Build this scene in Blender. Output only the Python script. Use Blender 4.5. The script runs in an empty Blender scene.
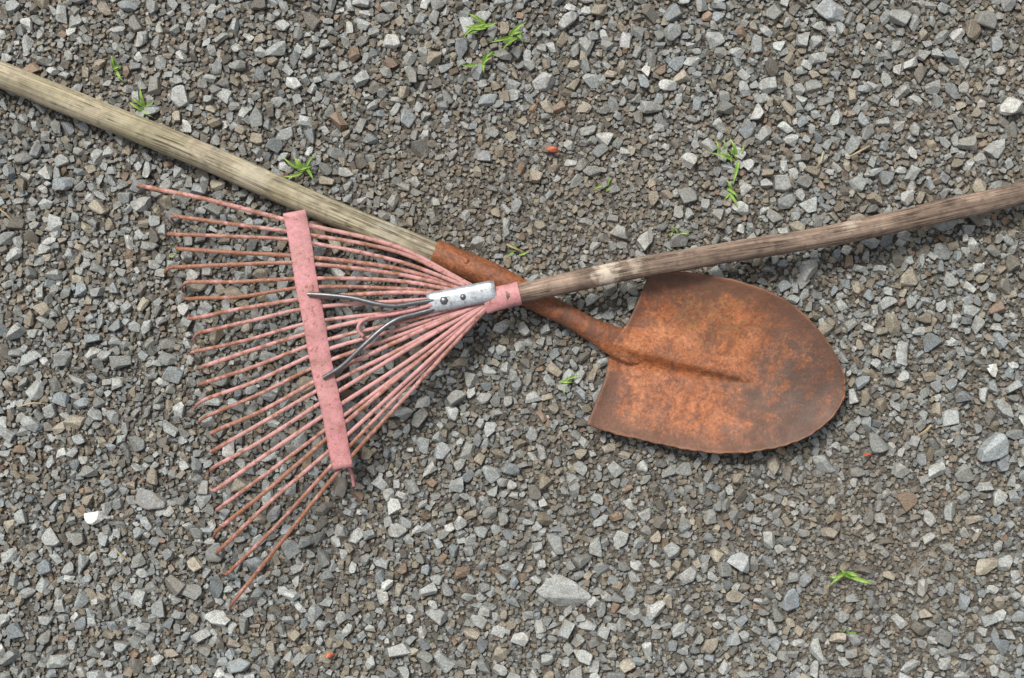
import bpy, bmesh, math, random
import numpy as np
from mathutils import Vector, Matrix
random.seed(7); rng=np.random.default_rng(11)
S=700.0
CAMH=1024/S*50/36
def W(x,y,z=0.0):
    k=(CAMH-z)/CAMH
    return Vector(((x-512)/S*k,(339-y)/S*k,z))
scene=bpy.context.scene
def link(o): scene.collection.objects.link(o); return o

# ---------------- materials helpers
def mat(name):
    m=bpy.data.materials.new(name); m.use_nodes=True
    nt=m.node_tree; b=nt.nodes['Principled BSDF']; return m,nt,b
def N(nt,t,**kw):
    n=nt.nodes.new(t)
    for k,v in kw.items(): setattr(n,k,v)
    return n
def noise(nt,vec,scale,detail=4,rough=0.55,dist=0.0):
    n=N(nt,'ShaderNodeTexNoise'); n.inputs['Scale'].default_value=scale
    n.inputs['Detail'].default_value=detail; n.inputs['Roughness'].default_value=rough
    n.inputs['Distortion'].default_value=dist
    nt.links.new(vec,n.inputs['Vector']); return n.outputs['Fac']
def ramp(nt,fac,stops,interp='LINEAR'):
    r=N(nt,'ShaderNodeValToRGB'); cr=r.color_ramp; cr.interpolation=interp
    while len(cr.elements)<len(stops): cr.elements.new(0.5)
    for e,(p,c) in zip(cr.elements,stops):
        e.position=p; e.color=(c,c,c,1) if isinstance(c,(int,float)) else (*c,1)
    nt.links.new(fac,r.inputs[0]); return r.outputs['Color']
def mix(nt,fac,a,b,mode='MIX'):
    n=N(nt,'ShaderNodeMix',data_type='RGBA',blend_type=mode)
    for s,v in ((n.inputs[0],fac),(n.inputs[6],a),(n.inputs[7],b)):
        if hasattr(v,'links'): nt.links.new(v,s)
        elif isinstance(v,(int,float)): s.default_value=v
        else: s.default_value=(*v,1)
    return n.outputs[2]
def math_(nt,op,a,b=0.0,clamp=False):
    n=N(nt,'ShaderNodeMath',operation=op,use_clamp=clamp)
    for s,v in ((n.inputs[0],a),(n.inputs[1],b)):
        if hasattr(v,'links'): nt.links.new(v,s)
        else: s.default_value=v
    return n.outputs[0]
def bump(nt,b,h,strength,dist):
    n=N(nt,'ShaderNodeBump'); n.inputs['Strength'].default_value=strength
    n.inputs['Distance'].default_value=dist
    nt.links.new(h,n.inputs['Height']); nt.links.new(n.outputs[0],b.inputs['Normal'])
def objc(nt): return N(nt,'ShaderNodeTexCoord').outputs['Object']
def uvc(nt,sc):
    t=N(nt,'ShaderNodeTexCoord').outputs['UV']; m=N(nt,'ShaderNodeMapping')
    m.inputs['Scale'].default_value=sc; nt.links.new(t,m.inputs['Vector']); return m.outputs[0]
def spot(nt,p,r,sc=40,amt=1.2):
    c=objc(nt); d=N(nt,'ShaderNodeVectorMath',operation='DISTANCE')
    nt.links.new(c,d.inputs[0]); d.inputs[1].default_value=p
    f=noise(nt,c,sc,5); f=math_(nt,'MULTIPLY',math_(nt,'SUBTRACT',f,0.5),r*amt)
    v=math_(nt,'ADD',d.outputs['Value'],f)
    m=N(nt,'ShaderNodeMapRange',interpolation_type='SMOOTHSTEP'); nt.links.new(v,m.inputs[0])
    m.inputs[1].default_value=r; m.inputs[2].default_value=r*0.25
    m.inputs[3].default_value=0; m.inputs[4].default_value=1
    return m.outputs[0]

def m_gravel():
    m,nt,b=mat('gravel_stone'); c=objc(nt)
    a=N(nt,'ShaderNodeAttribute',attribute_name='stone_col').outputs['Color']
    n1=noise(nt,c,420,2,0.75)
    n2=noise(nt,c,90,1)
    col=mix(nt,1.0,a,ramp(nt,n1,[(0.3,0.58),(0.5,1.0),(0.7,1.5)]),'MULTIPLY')
    col=mix(nt,math_(nt,'MULTIPLY',ramp(nt,n2,[(0.48,0.0),(0.7,1.0)]),0.42),col,(0.150,0.120,0.083))
    nt.links.new(col,b.inputs['Base Color'])
    b.inputs['Roughness'].default_value=0.62
    b.inputs['Specular IOR Level'].default_value=0.5
    bump(nt,b,n1,0.5,0.0012); return m
def m_ground():
    m,nt,b=mat('dirt_and_grit'); c=objc(nt)
    v=N(nt,'ShaderNodeTexVoronoi'); v.inputs['Scale'].default_value=260; nt.links.new(c,v.inputs['Vector'])
    v2=N(nt,'ShaderNodeTexVoronoi'); v2.inputs['Scale'].default_value=85; nt.links.new(c,v2.inputs['Vector'])
    n=noise(nt,c,9,3); n3=noise(nt,c,500,2)
    sp=N(nt,'ShaderNodeSeparateColor'); nt.links.new(v.outputs['Color'],sp.inputs[0])
    g=ramp(nt,sp.outputs[0],[(0,(0.04,0.034,0.028)),(0.5,(0.095,0.082,0.064)),(0.85,(0.18,0.165,0.14)),(1,(0.30,0.29,0.26))])
    g=mix(nt,0.5,g,ramp(nt,n,[(0.3,(0.07,0.058,0.045)),(0.7,(0.14,0.112,0.080))]))
    sp2=N(nt,'ShaderNodeSeparateColor'); nt.links.new(v2.outputs['Color'],sp2.inputs[0])
    g=mix(nt,math_(nt,'MULTIPLY',sp2.outputs[1],0.35),g,(0.2,0.2,0.185))
    nt.links.new(g,b.inputs['Base Color']); b.inputs['Roughness'].default_value=0.9
    h=math_(nt,'SUBTRACT',n3,v.outputs['Distance'])
    bump(nt,b,h,0.9,0.003); return m
def m_wood(name,dark,mid,light,green=None,patch=None,mottle=0.72,pale=(0.52,0.45,0.37)):
    m,nt,b=mat(name); g=noise(nt,uvc(nt,(5,260,1)),1.0,6,0.65,0.3)
    g2=noise(nt,uvc(nt,(1.6,60,1)),1.0,4,0.6,0.5); c=objc(nt); bl=noise(nt,c,14,5,0.6); b2=noise(nt,c,75,5,0.7)
    col=ramp(nt,g,[(0.30,dark),(0.48,mid),(0.68,light)])
    col=mix(nt,1.0,col,ramp(nt,g2,[(0.3,0.55),(0.5,1.0),(0.75,1.2)]),'MULTIPLY')
    col=mix(nt,1.0,col,ramp(nt,bl,[(0.3,mottle),(0.6,1.08)]),'MULTIPLY')
    col=mix(nt,1.0,col,ramp(nt,b2,[(0.33,0.66),(0.5,1.0),(0.7,1.15)]),'MULTIPLY')
    if green: col=mix(nt,math_(nt,'MULTIPLY',ramp(nt,noise(nt,c,8,4),[(0.42,0.0),(0.6,1.0)]),0.25),col,green)
    wn=ramp(nt,noise(nt,uvc(nt,(7,80,1)),1.0,6,0.75,0.4),[(0.58,0.0),(0.68,1.0)])
    col=mix(nt,math_(nt,'MULTIPLY',wn,0.35),col,pale)
    if patch:
        for p,r,a in patch: col=mix(nt,math_(nt,'MULTIPLY',spot(nt,p,r,90,2.2),a),col,pale)
    cr=noise(nt,uvc(nt,(3.5,190,1)),1.0,2,0.5)
    crm=ramp(nt,cr,[(0.475,0.0),(0.5,1.0),(0.525,0.0)])
    crk=math_(nt,'MULTIPLY',crm,ramp(nt,noise(nt,c,22,3),[(0.44,0.0),(0.54,0.9)]))
    col=mix(nt,crk,col,tuple(x*0.3 for x in dark))
    dsp=ramp(nt,noise(nt,uvc(nt,(18,90,1)),1.0,3,0.6),[(0.66,0.0),(0.72,1.0)])
    col=mix(nt,math_(nt,'MULTIPLY',dsp,0.5),col,tuple(x*0.7 for x in dark))
    nt.links.new(col,b.inputs['Base Color']); b.inputs['Roughness'].default_value=0.8
    b.inputs['Specular IOR Level'].default_value=0.25
    bump(nt,b,math_(nt,'SUBTRACT',g,crk),0.7,0.0014); return m
def m_rust(blade=False):
    m,nt,b=mat('rusty_steel_blade' if blade else 'rusty_steel'); c=objc(nt)
    n1=noise(nt,c,9,8,0.75,0.8); n2=noise(nt,c,230,5,0.75); n3=noise(nt,c,30,10,0.8,0.7); n4=noise(nt,c,600,3,0.7)
    k=0.95 if blade else 0.80
    col=ramp(nt,n1,[(0.36,tuple(k*x for x in (0.140,0.058,0.032))),(0.46,tuple(k*x for x in (0.26,0.090,0.036))),(0.56,tuple(k*x for x in (0.40,0.132,0.045))),(0.68,tuple(k*x for x in (0.50,0.200,0.086)))])
    col=mix(nt,1.0,col,ramp(nt,n2,[(0.32,0.42),(0.5,0.98),(0.68,1.42)]),'MULTIPLY')
    col=mix(nt,math_(nt,'MULTIPLY',ramp(nt,n4,[(0.57,0.0),(0.65,1.0)]),0.55),col,(0.075,0.035,0.022))
    col=mix(nt,math_(nt,'MULTIPLY',ramp(nt,n3,[(0.50,0.0),(0.57,1.0)]),0.62 if blade else 0.7),col,(0.115,0.052,0.032))
    if blade:
        yl=spot(nt,W(712,305,0.02),0.10); yn=ramp(nt,noise(nt,c,110,6,0.75),[(0.50,0.0),(0.60,1.0)])
        col=mix(nt,math_(nt,'MULTIPLY',math_(nt,'MULTIPLY',yl,yn),0.5),col,(0.26,0.175,0.05))
        for p,r,a,cc in ((W(815,375,0.02),0.13,0.92,(0.080,0.050,0.038)),(W(780,420,.02),0.11,0.85,(0.092,0.055,0.038)),(W(790,308,.02),0.06,0.6,(0.11,0.052,0.032))):  # dark rust patches; towards the lower right they also paint in the blade's shading
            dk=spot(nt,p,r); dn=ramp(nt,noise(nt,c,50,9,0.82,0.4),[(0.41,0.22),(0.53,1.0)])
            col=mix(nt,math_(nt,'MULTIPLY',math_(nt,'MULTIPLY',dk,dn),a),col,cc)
        ed=N(nt,'ShaderNodeAttribute',attribute_name='edge').outputs['Fac']
        en=noise(nt,c,26,9,0.78,0.6)
        eb=ramp(nt,math_(nt,'ADD',ed,math_(nt,'MULTIPLY',math_(nt,'SUBTRACT',en,0.5),2.0)),[(0.28,0.0),(0.65,1.0)])
        col=mix(nt,math_(nt,'MULTIPLY',eb,0.78),col,(0.105,0.054,0.035))
        e=N(nt,'ShaderNodeAttribute',attribute_name='rim').outputs['Fac']
        rn=ramp(nt,noise(nt,c,50,5,0.7),[(0.4,0.1),(0.6,1.0)])
        col=mix(nt,math_(nt,'MULTIPLY',math_(nt,'MULTIPLY',e,rn),0.6),col,(0.42,0.19,0.09))
    nt.links.new(col,b.inputs['Base Color'])
    rr=ramp(nt,n3,[(0.4,0.42),(0.6,0.66)]); nt.links.new(rr,b.inputs['Roughness'])
    b.inputs['Specular IOR Level'].default_value=0.5
    bump(nt,b,math_(nt,'ADD',n2,n3),0.75,0.0013); return m
def m_pink(name,lo,hi,uvrust=False):
    m,nt,b=mat(name); c=objc(nt)
    n1=noise(nt,c,55,7,0.72,0.3); n2=noise(nt,c,260,4,0.7); n3=noise(nt,c,12,3)
    pk=ramp(nt,n3,[(0.3,(0.48,0.19,0.20)),(0.7,(0.59,0.285,0.285))])
    pk=mix(nt,1.0,pk,ramp(nt,n2,[(0.3,0.70),(0.5,1.0),(0.7,1.2)]),'MULTIPLY')
    rs=ramp(nt,n2,[(0.35,(0.13,0.052,0.028)),(0.65,(0.38,0.15,0.07))])
    f=n1
    if uvrust:
        sx=N(nt,'ShaderNodeSeparateXYZ'); nt.links.new(N(nt,'ShaderNodeTexCoord').outputs['UV'],sx.inputs[0])
        f=math_(nt,'ADD',n1,math_(nt,'MULTIPLY',math_(nt,'SUBTRACT',sx.outputs[0],0.24),0.36))
        tv=N(nt,'ShaderNodeAttribute',attribute_name='wear').outputs['Fac']
        f=math_(nt,'ADD',f,tv)
        f=math_(nt,'MINIMUM',f,0.9)
        pk=mix(nt,0.30,pk,(0.55,0.37,0.30))
    col=mix(nt,ramp(nt,f,[(lo,0.0),(hi,1.0)]),pk,rs)
    gm=ramp(nt,noise(nt,c,30,6,0.7,0.5),[(0.42,0.0),(0.62,1.0)])
    col=mix(nt,math_(nt,'MULTIPLY',gm,0.42),col,(0.31,0.17,0.135))
    ch=ramp(nt,noise(nt,c,130,6,0.8),[(0.575,0.0),(0.605,1.0)])
    col=mix(nt,math_(nt,'MULTIPLY',ch,0.8),col,(0.17,0.075,0.045))
    nt.links.new(col,b.inputs['Base Color']); b.inputs['Roughness'].default_value=0.6
    bump(nt,b,math_(nt,'SUBTRACT',0.5,ch),0.35,0.0005); return m
def m_zinc(name,base,rough,metal=0.8):
    m,nt,b=mat(name); c=objc(nt); n=noise(nt,c,110,5,0.7)
    col=mix(nt,ramp(nt,n,[(0.52,0.0),(0.70,0.8)]),base,(0.22,0.14,0.09))
    col=mix(nt,1.0,col,ramp(nt,noise(nt,c,300,3),[(0.3,0.7),(0.7,1.15)]),'MULTIPLY')
    nt.links.new(col,b.inputs['Base Color']); b.inputs['Metallic'].default_value=metal
    b.inputs['Roughness'].default_value=rough; bump(nt,b,n,0.3,0.0008); return m
def m_leaf(name,a,bc):
    m,nt,b=mat(name); c=objc(nt)
    nt.links.new(ramp(nt,noise(nt,c,60,3),[(0.35,a),(0.65,bc)]),b.inputs['Base Color'])
    b.inputs['Roughness'].default_value=0.5
    return m

# ---------------- geometry helpers
def catmull(pts,n):
    P=np.array(pts,float); d=np.r_[0,np.cumsum(np.linalg.norm(np.diff(P[:,:2],axis=0),axis=1)+1e-6)]
    t=d/d[-1]; out=[]
    m=np.zeros_like(P)
    for i in range(len(P)):
        a=max(i-1,0); b=min(i+1,len(P)-1); m[i]=(P[b]-P[a])/(t[b]-t[a])
    for s in np.linspace(0,1,n):
        k=min(np.searchsorted(t,s,side='right')-1,len(P)-2); h=t[k+1]-t[k]; u=(s-t[k])/h
        out.append((2*u**3-3*u**2+1)*P[k]+(u**3-2*u**2+u)*h*m[k]+(-2*u**3+3*u**2)*P[k+1]+(u**3-u**2)*h*m[k+1])
    return np.array(out)
def tube(name,pts,material,n=60,seg=16,wob=0.0,collection_mesh=None,u0=0.0,seed=0,shape=None):
    r=random.Random(seed)
    R=catmull(pts,n); verts=[];faces=[];uv=[]; L=u0; prev=None
    ph=[r.uniform(0,6.28) for _ in range(6)]
    Ls=[]
    for i in range(n):
        c=Vector(R[i,:3])
        tn=(Vector(R[min(i+1,n-1),:3])-Vector(R[max(i-1,0),:3])).normalized()
        up=Vector((0,0,1)); side=tn.cross(up)
        if side.length<0.2: side=prev.copy()
        side.normalize()
        if prev is not None and side.dot(prev)<0: side=-side
        prev=side.copy(); up=side.cross(tn).normalized()
        if i>0: L+=(c-Vector(R[i-1,:3])).length
        Ls.append(L)
        if wob:
            c=c+side*wob*0.5*(math.sin(L*9+ph[0])+0.6*math.sin(L*23+ph[1]))+up*wob*0.3*math.sin(L*13+ph[2])
        for j in range(seg):
            a=2*math.pi*j/seg
            k=1+(wob*25*(math.sin(2*a+L*14+ph[3])*0.5+math.sin(3*a+L*31+ph[4])*0.3+math.sin(L*47+ph[5])*0.4) if wob else 0)
            ca,sa=math.cos(a),math.sin(a)
            if shape=='box':
                e=0.35; ca=math.copysign(abs(ca)**e,ca); sa=math.copysign(abs(sa)**e,sa)
            verts.append(c+side*R[i,3]*ca*k+up*R[i,4]*sa*k)
    circ=2*math.pi*max(R[:,3])
    for i in range(n-1):
        for j in range(seg):
            j2=(j+1)%seg
            faces.append((i*seg+j,i*seg+j2,(i+1)*seg+j2,(i+1)*seg+j))
            v0=j/seg*circ; v1=(j+1)/seg*circ
            uv+= [(Ls[i],v0),(Ls[i],v1),(Ls[i+1],v1),(Ls[i+1],v0)]
    for base,rev in ((0,True),((n-1)*seg,False)):
        f=[base+j for j in range(seg)]
        if not rev: f=f[::-1]
        faces.append(tuple(f[::-1] if rev else f)); uv+=[(Ls[0] if rev else Ls[-1],0.0)]*seg
    if collection_mesh is not None:
        collection_mesh.append((verts,faces,uv)); return None
    return mkobj(name,[(verts,faces,uv)],material)
def mkobj(name,parts,material,smooth=True):
    V=[];F=[];U=[]
    for v,f,u in parts:
        o=len(V); V+=[tuple(x) for x in v]; F+=[tuple(i+o for i in q) for q in f]; U+=u
    me=bpy.data.meshes.new(name); me.from_pydata(V,[],F)
    if U and len(U)==len(me.loops):
        l=me.uv_layers.new(name='UVMap'); l.data.foreach_set('uv',np.array(U,'f').ravel())
    bm=bmesh.new(); bm.from_mesh(me); bmesh.ops.recalc_face_normals(bm,faces=bm.faces); bm.to_mesh(me); bm.free()
    me.materials.append(material)
    if smooth:
        me.polygons.foreach_set('use_smooth',[True]*len(me.polygons))
        try: me.set_sharp_from_angle(angle=math.radians(50))
        except Exception: pass
    return link(bpy.data.objects.new(name,me))
def parent_all(name,loc,kids):
    e=link(bpy.data.objects.new(name,None)); e.location=loc; e.empty_display_size=0.1
    for k in kids:
        k.parent=e; k.matrix_parent_inverse=Matrix.Translation(-Vector(loc))
    return e
def wp(x,y,z,rw,rh=None):
    v=W(x,y,z); rh=rw if rh is None else rh
    return (v.x,v.y,v.z,rw/S,rh/S)

# ---------------- ground
def gh(x,y):
    return 0.0022*np.sin(x*7.1+1.3)*np.cos(y*6.3+.4)+0.0016*np.sin(x*17+y*11)+0.001*np.sin(y*29-x*21)
lin=np.linspace(-1,1,241)
ax=np.sign(lin)*(np.abs(lin)*1.6+ (np.abs(lin)**24)*250)
X,Y=np.meshgrid(ax,ax); Z=gh(X,Y)*np.exp(-(np.maximum(0,np.hypot(X,Y)-2))) + rng.normal(0,0.0005,X.shape)*(np.hypot(X,Y)<3) -0.0015
n=len(ax); V=np.stack([X,Y,Z],-1).reshape(-1,3)
idx=np.arange(n*n).reshape(n,n)
F=np.stack([idx[:-1,:-1],idx[:-1,1:],idx[1:,1:],idx[1:,:-1]],-1).reshape(-1,4)
me=bpy.data.meshes.new('ground'); me.from_pydata(V.tolist(),[],F.tolist())
me.polygons.foreach_set('use_smooth',[True]*len(me.polygons)); me.materials.append(m_ground())
link(bpy.data.objects.new('ground',me))

# ---------------- gravel
def proto(bev,ncut,seed):
    r=random.Random(seed); bm=bmesh.new(); bmesh.ops.create_cube(bm,size=2)
    for v in bm.verts: v.co+=Vector([r.uniform(-.3,.3) for _ in range(3)])
    for _ in range(ncut):
        nrm=Vector((r.gauss(0,1),r.gauss(0,1),r.gauss(0,0.6))).normalized()
        d=r.uniform(0.62,0.98)
        bmesh.ops.bisect_plane(bm,geom=bm.verts[:]+bm.edges[:]+bm.faces[:],plane_co=nrm*d,plane_no=nrm,clear_outer=True)
        es=[e for e in bm.edges if e.is_boundary]
        if es: bmesh.ops.holes_fill(bm,edges=es)
    if bev:
        bmesh.ops.dissolve_degenerate(bm,dist=0.05,edges=bm.edges[:])
        bmesh.ops.bevel(bm,geom=bm.edges[:],offset=0.09,offset_type='OFFSET',segments=1,affect='EDGES',profile=0.5,clamp_overlap=True)
    bmesh.ops.triangulate(bm,faces=bm.faces[:]); bmesh.ops.recalc_face_normals(bm,faces=bm.faces[:])
    bm.verts.index_update()
    v=np.array([x.co[:] for x in bm.verts]); f=np.array([[a.index for a in q.verts] for q in bm.faces]); bm.free()
    v-= (v.max(0)+v.min(0))/2; v/=np.abs(v[:,:2]).max()
    return v,f
PB=[proto(True,8,i) for i in range(40)]
PM=[proto(False,6,100+i) for i in range(40)]
PT=[proto(False,3,200+i) for i in range(16)]
patches=[(W(455,195),0.13,0.8),(W(610,215),0.16,0.75),(W(870,535),0.14,0.7),(W(690,400),0.18,0.3),(W(130,60),0.12,0.3),(W(980,60),0.2,0.35),(W(430,60),0.1,0.3),(W(520,420),0.1,.2)]
def fine(x,y):
    f=0
    for p,r,s in patches: f=max(f,s*math.exp(-((x-p.x)**2+(y-p.y)**2)/(r*r)))
    return f
cell=0.012; grid={}
stones=[]
def try_place(x,y,r,ov):
    cx,cy=int(x//cell),int(y//cell); k=int(math.ceil((r+0.020)*ov/cell))
    k=min(k,3)
    for i in range(cx-k,cx+k+1):
        for j in range(cy-k,cy+k+1):
            for (a,b,q) in grid.get((i,j),()):
                if (a-x)**2+(b-y)**2<((q+r)*ov)**2: return False
    grid.setdefault((cx,cy),[]).append((x,y,r)); return True
BX,BY=1.35,1.0
special=[(563,592,20,(0.36,0.37,0.35)),(95,518,8,(0.74,0.74,0.69)),(543,82,11,(0.36,0.37,0.36)),(830,12,13,(0.34,0.36,0.36)),(150,500,14,(0.24,0.24,0.23)),
 (992,445,14,(0.30,0.335,0.335)),(625,40,9,(0.36,0.36,0.36)),(808,268,10,(0.36,0.36,0.34)),(620,540,9,(0.36,0.37,0.35)),(740,560,10,(0.32,0.34,0.34)),(60,660,12,(.33,.35,.33)),(1010,108,11,(.42,.42,.39)),(400,650,10,(.34,.35,.34)),(790,600,11,(.25,.28,.29)),(935,470,9,(.34,.36,.34)),(440,450,10,(.30,.32,.32))]
for x,y,r,c in special:
    p=W(x,y); try_place(p.x,p.y,r/S,1.0); stones.append((p.x,p.y,r/S,0,c))
def scatter(nt_,rlo,rhi,bx,by,ov,kind,thin):
    xs=rng.uniform(-bx,bx,nt_); ys=rng.uniform(-by,by,nt_); rs=rlo+(rhi-rlo)*rng.random(nt_)**1.7; q=rng.random(nt_)
    for x,y,r,u in zip(xs.tolist(),ys.tolist(),rs.tolist(),q.tolist()):
        if thin and u<fine(x,y)*thin: continue
        if try_place(x,y,r,ov): stones.append((x,y,r,kind,None))
scatter(2600,0.0098,0.0135,BX,BY,0.95,0,1.2)
scatter(13000,0.0068,0.0098,BX,BY,0.84,0,1.12)
scatter(50000,0.0042,0.0070,BX,BY,0.78,1,0.75)
scatter(80000,0.0028,0.0042,0.86,0.60,0.76,1,0.0)
ntiny=30000
tx=rng.uniform(-0.84,0.84,ntiny); ty=rng.uniform(-0.58,0.58,ntiny); tr=rng.uniform(0.0011,0.0025,ntiny)
sx=np.array([s[0] for s in stones]+tx.tolist()); sy=np.array([s[1] for s in stones]+ty.tolist()); sr=np.array([s[2] for s in stones]+tr.tolist())
sk=np.array([s[3] for s in stones]+[2]*ntiny)
M=len(sx); print('stones',M)
pal=np.array([(0.270,0.290,0.282),(0.200,0.209,0.195),(0.335,0.352,0.336),(0.235,0.205,0.155),(0.130,0.123,0.106),(0.395,0.405,0.385),(0.29,0.262,0.205),(0.205,0.232,0.240),(0.46,0.46,0.43),(0.22,0.155,0.105)])
prL=np.array([.25,.18,.19,.08,.06,.08,.06,.11,.012,.015]); prS=np.array([.17,.20,.06,.19,.18,.02,.08,.06,.005,.03])
prL/=prL.sum(); prS/=prS.sum()
big=sr>0.0058
ch=np.where(big,rng.choice(len(pal),M,p=prL),rng.choice(len(pal),M,p=prS))
col=pal[ch]*rng.uniform(0.72,1.20,(M,1))*np.clip(0.68+(sr/0.0085)*0.34,0.72,1.05)[:,None]
fn=np.array([fine(a,b) for a,b in zip(sx.tolist(),sy.tolist())])
lowf=0.5+0.5*np.sin(sx*5+1)*np.cos(sy*6+2)
wb=np.clip(fn*0.5+0.10*lowf,0,0.55)[:,None]
col=col*(1-wb)+np.array((0.178,0.146,0.106))*wb
for i,s in enumerate(stones):
    if s[4] is not None: col[i]=s[4]
NR=110; nt_=141
T=catmull([(650,273),(675,272),(700,274),(745,283),(790,303),(825,338),(841,368),(844,386)],NR)
B=catmull([(587,424),(605,431),(630,437),(680,448),(720,453),(760,450.5),(800,440),(828,421),(842,400),(844,386)],NR)
poly=np.array([(W(*p).x,W(*p).y) for p in list(T[::6])+list(B[::-6])])
def inside(x,y):
    r=np.zeros(len(x),bool)
    for i in range(len(poly)):
        (x1,y1),(x2,y2)=poly[i],poly[i-1]
        c=((y1>y)!=(y2>y))&(x<(x2-x1)*(y-y1)/(y2-y1+1e-12)+x1); r^=c
    return r
press=inside(sx,sy)*1.0
Vs=[];Fs=[];Cs=[];off=0
asg=rng.integers(0,10**6,M)
def rotm(n):
    a=rng.uniform(0,2*np.pi,n); t=rng.normal(0,0.23,n); u=rng.normal(0,0.23,n)
    ca,sa,ct,st,cu,su=np.cos(a),np.sin(a),np.cos(t),np.sin(t),np.cos(u),np.sin(u)
    z=np.zeros(n);o=np.ones(n)
    Rz=np.array([[ca,-sa,z],[sa,ca,z],[z,z,o]]).transpose(2,0,1)
    Rx=np.array([[o,z,z],[z,ct,-st],[z,st,ct]]).transpose(2,0,1)
    Ry=np.array([[cu,z,su],[z,o,z],[-su,z,cu]]).transpose(2,0,1)
    return Rx@Ry@Rz
for kind,PR in ((0,PB),(1,PM),(2,PT)):
    for pi,(pv,pf) in enumerate(PR):
        ids=np.where((sk==kind)&(asg%len(PR)==pi))[0]; n_=len(ids)
        if not n_: continue
        R=rotm(n_); asp=rng.uniform(0.66,1.0,n_)
        sc=np.stack([1.14*np.ones(n_),asp,rng.uniform(0.45,0.75,n_)],1)*sr[ids][:,None]*1.08
        v=pv[None]*sc[:,None,:]; v=np.einsum('nij,nkj->nki',R,v)
        zc=gh(sx[ids],sy[ids])+ sc[:,2]*rng.uniform(0.05,0.8,n_)*(1-0.7*fn[ids]) - press[ids]*(0.35*sc[:,2]+0.002)
        v+=np.stack([sx[ids],sy[ids],zc],1)[:,None,:]
        k=len(pv)
        Vs.append(v.reshape(-1,3)); Fs.append((pf[None]+off+(np.arange(n_)*k)[:,None,None]).reshape(-1,3))
        Cs.append(np.repeat(col[ids],k,axis=0)); off+=n_*k
Vs=np.concatenate(Vs);Fs=np.concatenate(Fs);Cs=np.concatenate(Cs)
me=bpy.data.meshes.new('gravel'); me.vertices.add(len(Vs)); me.vertices.foreach_set('co',Vs.astype('f').ravel())
me.loops.add(len(Fs)*3); me.loops.foreach_set('vertex_index',Fs.astype('i').ravel())
me.polygons.add(len(Fs)); me.polygons.foreach_set('loop_start',np.arange(0,len(Fs)*3,3,dtype='i'))
me.update(calc_edges=True)
at=me.color_attributes.new('stone_col','FLOAT_COLOR','POINT')
at.data.foreach_set('color',np.c_[Cs,np.ones(len(Cs))].astype('f').ravel())
me.polygons.foreach_set('use_smooth',[False]*len(me.polygons))
me.materials.append(m_gravel()); link(bpy.data.objects.new('gravel',me)); print('tris',len(Fs))

# ---------------- shovel
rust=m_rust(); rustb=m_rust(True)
wood1=m_wood('weathered_ash_wood',(0.145,0.115,0.078),(0.37,0.32,0.225),(0.53,0.465,0.34),green=(0.30,0.28,0.14),mottle=0.6,pale=(0.57,0.52,0.41),patch=[(W(385,232,.04),0.03,0.4),(W(250,175,.04),0.035,0.3)])
wood2=m_wood('weathered_brown_wood',(0.095,0.064,0.047),(0.265,0.19,0.142),(0.42,0.325,0.25),patch=[(W(606,273,.068),0.026,1.0),(W(635,266,.068),0.014,0.6),(W(850,225,.06),0.016,0.5)],mottle=0.52,pale=(0.54,0.46,0.37))
kids=[]
kids.append(tube('handle',[wp(-560,-150,0.019,13),wp(-300,-46,0.0205,13.5),wp(0,74.5,0.0225,13.2),wp(200,155,0.024,13),wp(330,211,0.0245,12.8),wp(450,260,0.025,12.2)],wood1,n=200,seg=28,wob=0.0012,seed=3))
kids.append(tube('socket',[wp(434,253.5,0.025,14.3),wp(460,264,0.025,14.2),wp(490,276,0.025,13.6),wp(520,291,0.0245,12.4),wp(548,306,0.024,11.0),wp(575,320,0.0235,10.6,10),wp(596,332,0.0235,12,9.5),wp(612,340,0.0225,14.5,8),wp(630,347,0.019,16,5),wp(642,351,0.0155,13,1.5)],rust,n=90,seg=32,wob=0.0003,seed=5))
V=[];F=[];RIM=[];EDG=[]
A0=np.array((612,342.));A1=np.array((752,380.)); D=A1-A0; DL=np.linalg.norm(D); D/=DL; Nn=np.array((-D[1],D[0]))
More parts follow.
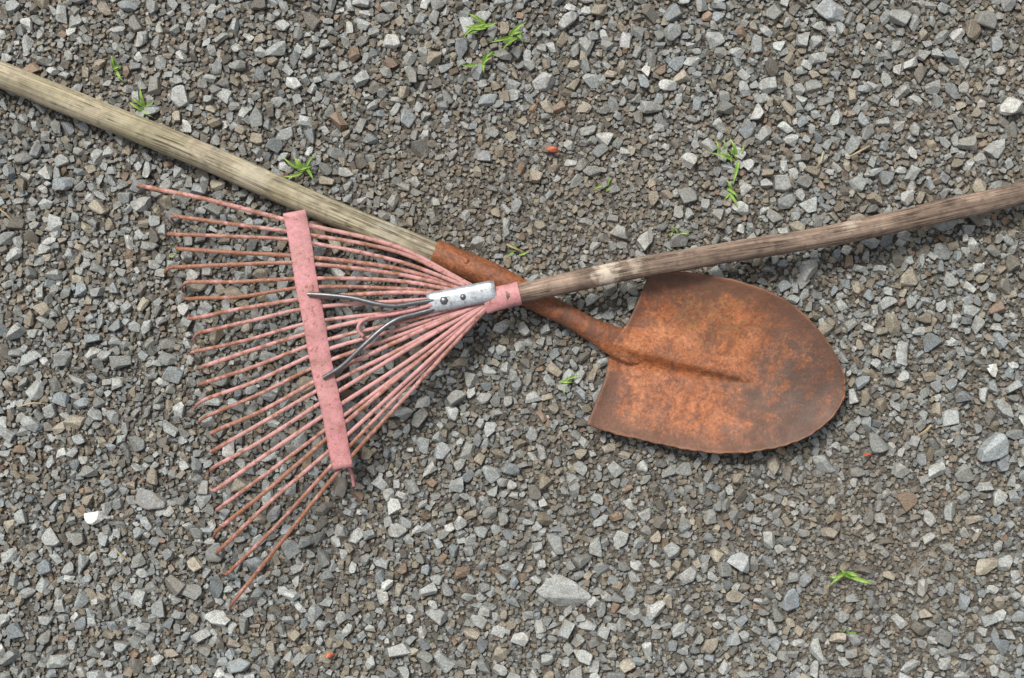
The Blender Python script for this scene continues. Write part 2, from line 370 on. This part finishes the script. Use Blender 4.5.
for i in range(NR):
    s=i/(NR-1)
    w=np.linalg.norm(T[i]-B[i])/165
    for j in range(nt_):
        t=j/(nt_-1); c=2*t-1
        p=T[i]*(1-t)+B[i]*t
        bow=14*s*(1-c*c)*(1-s)*2
        p=p+np.array((0.96,0.27))*bow
        if s<0.12: p=p-np.array((0.96,0.27))*7*(1-s/0.12)*math.exp(-(c/0.28)**2)
        z=0.0125+0.016*s**2.2+0.022*abs(c)**2.0*min(w,1)
        q=p-A0; a=q@D/DL; d=q@Nn
        if a<1.05:
            aa=max(min(a,1),0); k=(1-aa)
            up_=(24*k**0.8+5); dn_=(9.5*k**0.8+2.2)
            hh=0.0205*k**0.55
            if d>0: z+=hh*math.exp(-(d/dn_)**2.2)
            else: z+=hh*math.exp(-(-d/up_)**1.6)
            z-=0.0030*k**0.5*math.exp(-((d-dn_*2.0)/(dn_*0.9+2))**2)*min(1,k*4)
        if s<0.06: z+=0.0030*(1-s/0.06)**2*min(abs(c)*2,1)
        rim=max(0,1-min(t,1-t)*w*165/3.0) if s>0.1 else 0
        if s>0.93: rim=max(rim,(s-0.93)/0.07)
        RIM.append(rim)
        de=min(min(t,1-t)*w*165, (1-s)*235+8, s*235+ (30 if abs(c)<0.3 else 4))
        EDG.append(math.exp(-de/26.0))
        z+=0.0009*math.sin(p[0]*0.061+p[1]*.043)+0.0008*math.sin(p[1]*0.083-p[0]*0.035)+0.0005*math.sin(p[0]*.21)*math.sin(p[1]*.17)
        nk=0.9*math.sin(i*0.9)*math.sin(i*0.37+1)
        if s>0.05 and min(t,1-t)<0.02: p=p+np.array((0,nk if t>.5 else -nk*0.6))*0.7
        V.append(W(p[0],p[1],z))
for i in range(NR-1):
    for j in range(nt_-1):
        F.append((i*nt_+j,i*nt_+j+1,(i+1)*nt_+j+1,(i+1)*nt_+j))
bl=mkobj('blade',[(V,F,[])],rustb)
if bl.data.polygons[2000].normal.z<0: bl.data.flip_normals()
ra=bl.data.attributes.new('rim','FLOAT','POINT'); ra.data.foreach_set('value',RIM)
ra=bl.data.attributes.new('edge','FLOAT','POINT'); ra.data.foreach_set('value',EDG)
sd=bl.modifiers.new('thickness','SOLIDIFY'); sd.thickness=0.0024; sd.offset=-1
kids.append(bl)
def dome(name,x,y,z,r,h,material,sides=16):
    c=W(x,y,z); v=[];f=[]
    for k in range(5):
        a=k/4*math.pi/2; rr=r*math.cos(a)+1e-5; zz=h*math.sin(a)
        for j in range(sides): v.append(c+Vector((rr*math.cos(j/sides*6.2832),rr*math.sin(j/sides*6.2832),zz)))
    for k in range(4):
        for j in range(sides): f.append((k*sides+j,k*sides+(j+1)%sides,(k+1)*sides+(j+1)%sides,(k+1)*sides+j))
    f.append(tuple(range(4*sides,5*sides))); f.append(tuple(range(sides))[::-1])
    return mkobj(name,[(v,f,[])],material)
kids.append(dome('rivet',466,261,0.0445,0.0042,0.002,rust))
parent_all('shovel',W(520,290,0.0),kids)

# ---------------- rake
pink=m_pink('faded_pink_paint',0.57,0.65); tinem=m_pink('rusty_pink_tine',0.46,0.60,True); pinkf=m_pink('pink_paint_ferrule',0.60,0.68)
zinc=m_zinc('galvanised_plate',(0.50,0.54,0.57),0.45,0.5); wire=m_zinc('spring_steel',(0.17,0.18,0.19),0.38,0.75)
kids=[]
ZR=0.003
def zr(z): return z+ZR
kids.append(tube('handle',[wp(506,295.5,zr(0.0585),8.5),wp(530,291,zr(0.058),9.8),wp(580,281,zr(0.057),10),wp(640,268,zr(0.0565),10.2),wp(720,254,zr(0.0545),10.3),wp(800,241,0.053,10.4),wp(900,220,0.046,10.7),wp(1024,193,0.041,11),wp(1250,140,0.031,11.3),wp(1560,64,0.016,11.3)],wood2,n=220,seg=28,wob=0.0016,seed=9))
kids.append(tube('ferrule',[wp(519.5,293.2,zr(0.0585),11.6,10.2),wp(516,294,zr(0.0585),11.6,10.2),wp(514,294.4,zr(0.0585),11.0,9.6),wp(503,297,zr(0.058),11.4,8),wp(492,299.5,zr(0.0575),12,6),wp(484,301.5,zr(0.057),12.5,4.5)],pinkf,n=40,seg=32))
tips=[(147,186),(172,217),(169,232),(177,247),(173,265),(186,281),(190,298),(193,316),(196,334),(199,350),(201,366),(204,384),(206,400),(208,417),(211,433),(213,450),(214,468),(216,488),(217,508),(218,529),(221,548),(224,571),(232,599)]
parts=[]; nT=len(tips); WEAR=[]
bar0=np.array((290,221.));bar1=np.array((346,463.))
for i,tp in enumerate(tips):
    f=i/(nT-1); r=random.Random(50+i)
    st=np.array((483,291.))*(1-f)+np.array((487,308.))*f
    bc=bar0*(1-f)+bar1*f
    if 0<f<1: bc+=np.array((r.uniform(-1,1),r.uniform(-2.5,2.5)))
    md=st*0.5+bc*0.5+np.array((0,-4+6*f))+np.array((0,r.uniform(-3,3)))
    if f<0.3: md+=np.array((10,-5))*(1-f/0.3)
    tp=np.array(tp,float)+np.array((r.uniform(-3,5),r.uniform(-2,2)))
    q=bc*0.42+tp*0.58+np.array((0,r.uniform(-3,3)))
    lay=0.001*((i%3)-1)
    zt=0.036+r.uniform(-.008,.006)
    dp=(tp-bc); dp/=np.linalg.norm(dp)
    R_=r.uniform(1.8,2.15)
    pts=[wp(st[0],st[1],zr(0.056)+lay,R_,1.3),wp(*(st*0.8+md*0.2),zr(0.057)+lay*2,R_,1.4),wp(md[0],md[1],zr(0.060)+lay*2,R_,1.4),wp(bc[0],bc[1],0.061,R_,1.4),wp(q[0],q[1],0.052,R_,1.4)]
    t2=tp-dp*5
    pts.append(wp(t2[0],t2[1],zt+0.002,R_,1.4))
    bend=np.array((r.uniform(-4,1),r.uniform(-3,7)))
    e=tp+dp*1.5; pts.append(wp(e[0],e[1],zt-0.004,R_*.9,1.4))
    e=tp+dp*(3+r.uniform(0,5))+bend*0.5; pts.append(wp(e[0],e[1],zt-0.014,1.5,1.3))
    e=e-dp*1+bend*0.9; pts.append(wp(e[0],e[1],0.002,1.3,1.2))
    tube('t',pts,None,n=60,seg=8,wob=0.0007,collection_mesh=parts,seed=i)
    WEAR+= [r.uniform(-0.10,0.07)+(0.05 if f<0.35 else 0)]*len(parts[-1][0])
tn_=mkobj('tines',parts,tinem)
wa=tn_.data.attributes.new('wear','FLOAT','POINT'); wa.data.foreach_set('value',WEAR)
kids.append(tn_)
bp=catmull([(294,211.5),(303,260),(313,320),(326,385),(336,432),(343,468)],60)
V=[];F=[]
cs=[(-10.5,-0.0045),(-10.5,0.0),(-9.2,0.0013),(-4,0.0021),(0,0.0023),(4,0.0021),(9.2,0.0013),(10.5,0.0),(10.5,-0.0045)]
rr_=random.Random(4)
for i in range(60):
    p=bp[i]; tn=bp[min(i+1,59)]-bp[max(i-1,0)]; tn/=np.linalg.norm(tn); nn=np.array((tn[1],-tn[0]))
    k=1.05-0.10*i/59+rr_.uniform(-.012,.012)
    for o,h in cs:
        dent=-0.0012*math.exp(-((i%5.4-2.7)/1.0)**2)*(1 if o>0 else 0.4)
        q=p+nn*o*k+nn*0.5*math.sin(i*.31); V.append(W(q[0],q[1],0.0655+h+dent+0.0006*math.sin(i*.33)-0.001*math.sin(i/59*3.14)))
m_=len(cs)
for i in range(59):
    for j in range(m_-1): F.append((i*m_+j,i*m_+j+1,(i+1)*m_+j+1,(i+1)*m_+j))
cb=mkobj('crossbar',[(V,F,[])],pink)
sd=cb.modifiers.new('thickness','SOLIDIFY'); sd.thickness=0.0012; sd.offset=0
kids.append(cb)
V=[];F=[];nx,ny=16,9
for i in range(nx):
    u=i/(nx-1); a=np.array((428,303.5))*(1-u)+np.array((495.5,290))*u
    nn=np.array((0.2,0.98)); 
    for j in range(ny):
        v=j/(ny-1)*2-1; hw=10.2
        if i==0 or i==nx-1: hw=9.2
        q=a+nn*v*hw
        V.append(W(q[0],q[1],zr(0.0675)-0.0045*abs(v)**4-0.0008*(u<0.06)+0.0012*math.exp(-((u-.62)/.06)**2)))
for i in range(nx-1):
    for j in range(ny-1): F.append((i*ny+j,(i+1)*ny+j,(i+1)*ny+j+1,i*ny+j+1))
pl=mkobj('bracket_plate',[(V,F,[])],zinc); sd=pl.modifiers.new('thickness','SOLIDIFY'); sd.thickness=0.0016; sd.offset=0
kids.append(pl)
kids.append(dome('bolt_head',444,300.5,zr(0.0682),0.0062,0.0035,wire,6)); kids.append(dome('bolt_head_2',463,297,zr(0.0682),0.0042,0.003,wire))
kids.append(tube('clamp_block',[wp(432,303,zr(0.0605),6,4),wp(460,297,zr(0.0605),7,4),wp(488,291.5,zr(0.0605),7,4)],wire,n=12,seg=16,shape='box'))
kids.append(tube('spring_wire',[wp(434,300,zr(0.065),2.4),wp(415,303,zr(0.068),2.4),wp(396,306,zr(0.072),2.5),wp(378,304,zr(0.074),2.5),wp(352,298,zr(0.073),2.4),wp(325,295,zr(0.071),2.3),wp(308,294,zr(0.067),2.2)],wire,n=60,seg=12))
kids.append(tube('spring_wire_2',[wp(434,309,zr(0.065),2.4),wp(416,314,zr(0.068),2.4),wp(398,319,zr(0.072),2.5),wp(382,329,zr(0.074),2.5),wp(362,347,zr(0.074),2.4),wp(342,366,zr(0.071),2.3),wp(323,378,zr(0.067),2.2)],wire,n=60,seg=12))
kids.append(tube('hook_rod',[wp(432,305,zr(0.066),1.9),wp(410,311,zr(0.0685),1.9),wp(388,315,zr(0.070),1.9),wp(372,317,zr(0.071),1.9),wp(362,321,zr(0.0705),1.9),wp(358,329,zr(0.069),1.8),wp(363,336,zr(0.067),1.8)],pink,n=50,seg=10))
kids.append(tube('stay_rod',[wp(345,462,0.060,1.8),wp(351,472,0.050,1.8),wp(354,486,0.04,1.6)],pink,n=14,seg=8))
parent_all('leaf_rake',W(490,300,0.0),kids)

# ---------------- weeds
green=m_leaf('fresh_grass',(0.12,0.24,0.03),(0.30,0.44,0.09)); straw=m_leaf('dry_straw',(0.30,0.22,0.11),(0.45,0.36,0.20)); redl=m_leaf('dead_red_leaf',(0.35,0.07,0.03),(0.48,0.13,0.05))
def blades(name,x,y,n,L,w,material,seed,a0=None):
    r=random.Random(seed); parts=[]; base=W(x,y,0.004); a0=r.uniform(0,6.28) if a0 is None else a0
    for k in range(n):
        a=a0+r.gauss(0,0.9)+(3.14 if r.random()<.35 else 0); l=L/S*r.uniform(0.5,1.25); bx=base+Vector((r.uniform(-.006,.006),r.uniform(-.005,.005),0))
        V=[];F=[]; m=9; cv=r.uniform(-1.0,1.0); lift=r.uniform(.35,.75); px_,py_=0.0,0.0
        for i in range(m+1):
            t=i/m; aa=a+cv*t
            if i: px_+=math.cos(aa)*l/m; py_+=math.sin(aa)*l/m
            hz=0.003+l*lift*math.sin(t*2.6)*0.6
            c=bx+Vector((px_,py_,hz)); sd_=Vector((-math.sin(aa),math.cos(aa),0))
            ww=w/S*(min(1,(1-t)*1.6+0.02))*(0.7+0.3*min(1,t*4))*0.5+1e-5
            V+=[c+sd_*ww+Vector((0,0,ww*.6)),c,c-sd_*ww+Vector((0,0,ww*.6))]
        for i in range(m):
            for j in range(2): F.append((i*3+j,i*3+j+1,i*3+j+4,i*3+j+3))
        parts.append((V,F,[]))
    return mkobj(name,parts,material)
for k,(x,y,n_,L,w) in enumerate([(482,26,9,19,3.6),(513,35,6,20,3.6),(480,62,6,14,3.0),(302,170,9,19,3.2),(146,109,5,16,3),(118,67,4,15,2.8),(735,158,5,24,3.6),(724,152,3,14,2.8),(728,190,4,15,2.8),(561,383,5,17,2.2),(848,574,6,20,4.0),(518,252,4,12,2.0),(606,188,3,9,2.4),(845,632,3,9,2),(178,252,2,8,2),(676,231,4,10,1.8)]):
    blades('grass_tuft',x,y,n_,L,w,green,k+30)
for k,(x,y,L) in enumerate([(858,152,26),(515,248,18),(30,405,22),(6,215,20),(122,555,20),(820,160,16),(925,430,16)]):
    r=random.Random(k); a=r.uniform(0,3.14); dx,dy=math.cos(a)*L/2,math.sin(a)*L/2
    tube('straw',[wp(x-dx,y-dy,0.009,0.9),wp(x+r.uniform(-2,2),y+r.uniform(-2,2),0.013,1.0),wp(x+dx,y+dy,0.009,0.6)],straw,n=12,seg=6)
for k,(x,y,sz) in enumerate([(552,149,4.5),(868,455,3),(330,655,3.5)]):
    r=random.Random(k+3); a=r.uniform(-.4,.4); c=W(x,y,0.013); V=[c+Vector((0,0,0.0015))];m=12
    for j in range(m):
        t=j/m*6.2832; u=math.cos(t)*sz*1.5/S; v=math.sin(t)*sz*0.6/S*r.uniform(.8,1.2)
        V.append(c+Vector((u*math.cos(a)-v*math.sin(a),u*math.sin(a)+v*math.cos(a),0.003*math.sin(2*t))))
    mkobj('dead_leaf',[(V,[(0,1+j,1+(j+1)%m) for j in range(m)],[])],redl)

# ---------------- light
el,az=math.radians(54),math.radians(122)
sd=bpy.data.lights.new('sun','SUN'); sd.energy=2.9; sd.angle=math.radians(13); sd.color=(1.0,0.96,0.90)
so=link(bpy.data.objects.new('sun',sd))
dirv=Vector((math.cos(el)*math.cos(az),math.cos(el)*math.sin(az),math.sin(el)))
so.rotation_euler=dirv.to_track_quat('Z','Y').to_euler(); so.location=dirv*5
w=bpy.data.worlds.new('World'); scene.world=w; w.use_nodes=True; nt=w.node_tree
bg=nt.nodes['Background']; sk=nt.nodes.new('ShaderNodeTexSky'); sk.sky_type='NISHITA'; sk.sun_disc=False
sk.sun_elevation=el; sk.sun_rotation=math.radians(90)-az; sk.dust_density=4; sk.air_density=1.0
hs=nt.nodes.new('ShaderNodeHueSaturation'); hs.inputs['Saturation'].default_value=0.25
nt.links.new(sk.outputs[0],hs.inputs['Color']); nt.links.new(hs.outputs[0],bg.inputs[0]); bg.inputs[1].default_value=0.145
cd=bpy.data.cameras.new('camera'); cd.lens=50; cd.sensor_width=36; cd.clip_end=1000; cd.clip_start=0.05
co=link(bpy.data.objects.new('camera',cd)); co.location=(0,0,CAMH); co.rotation_euler=(0,0,0); scene.camera=co
scene.view_settings.view_transform='Standard'; scene.view_settings.look='None'; scene.view_settings.exposure=0
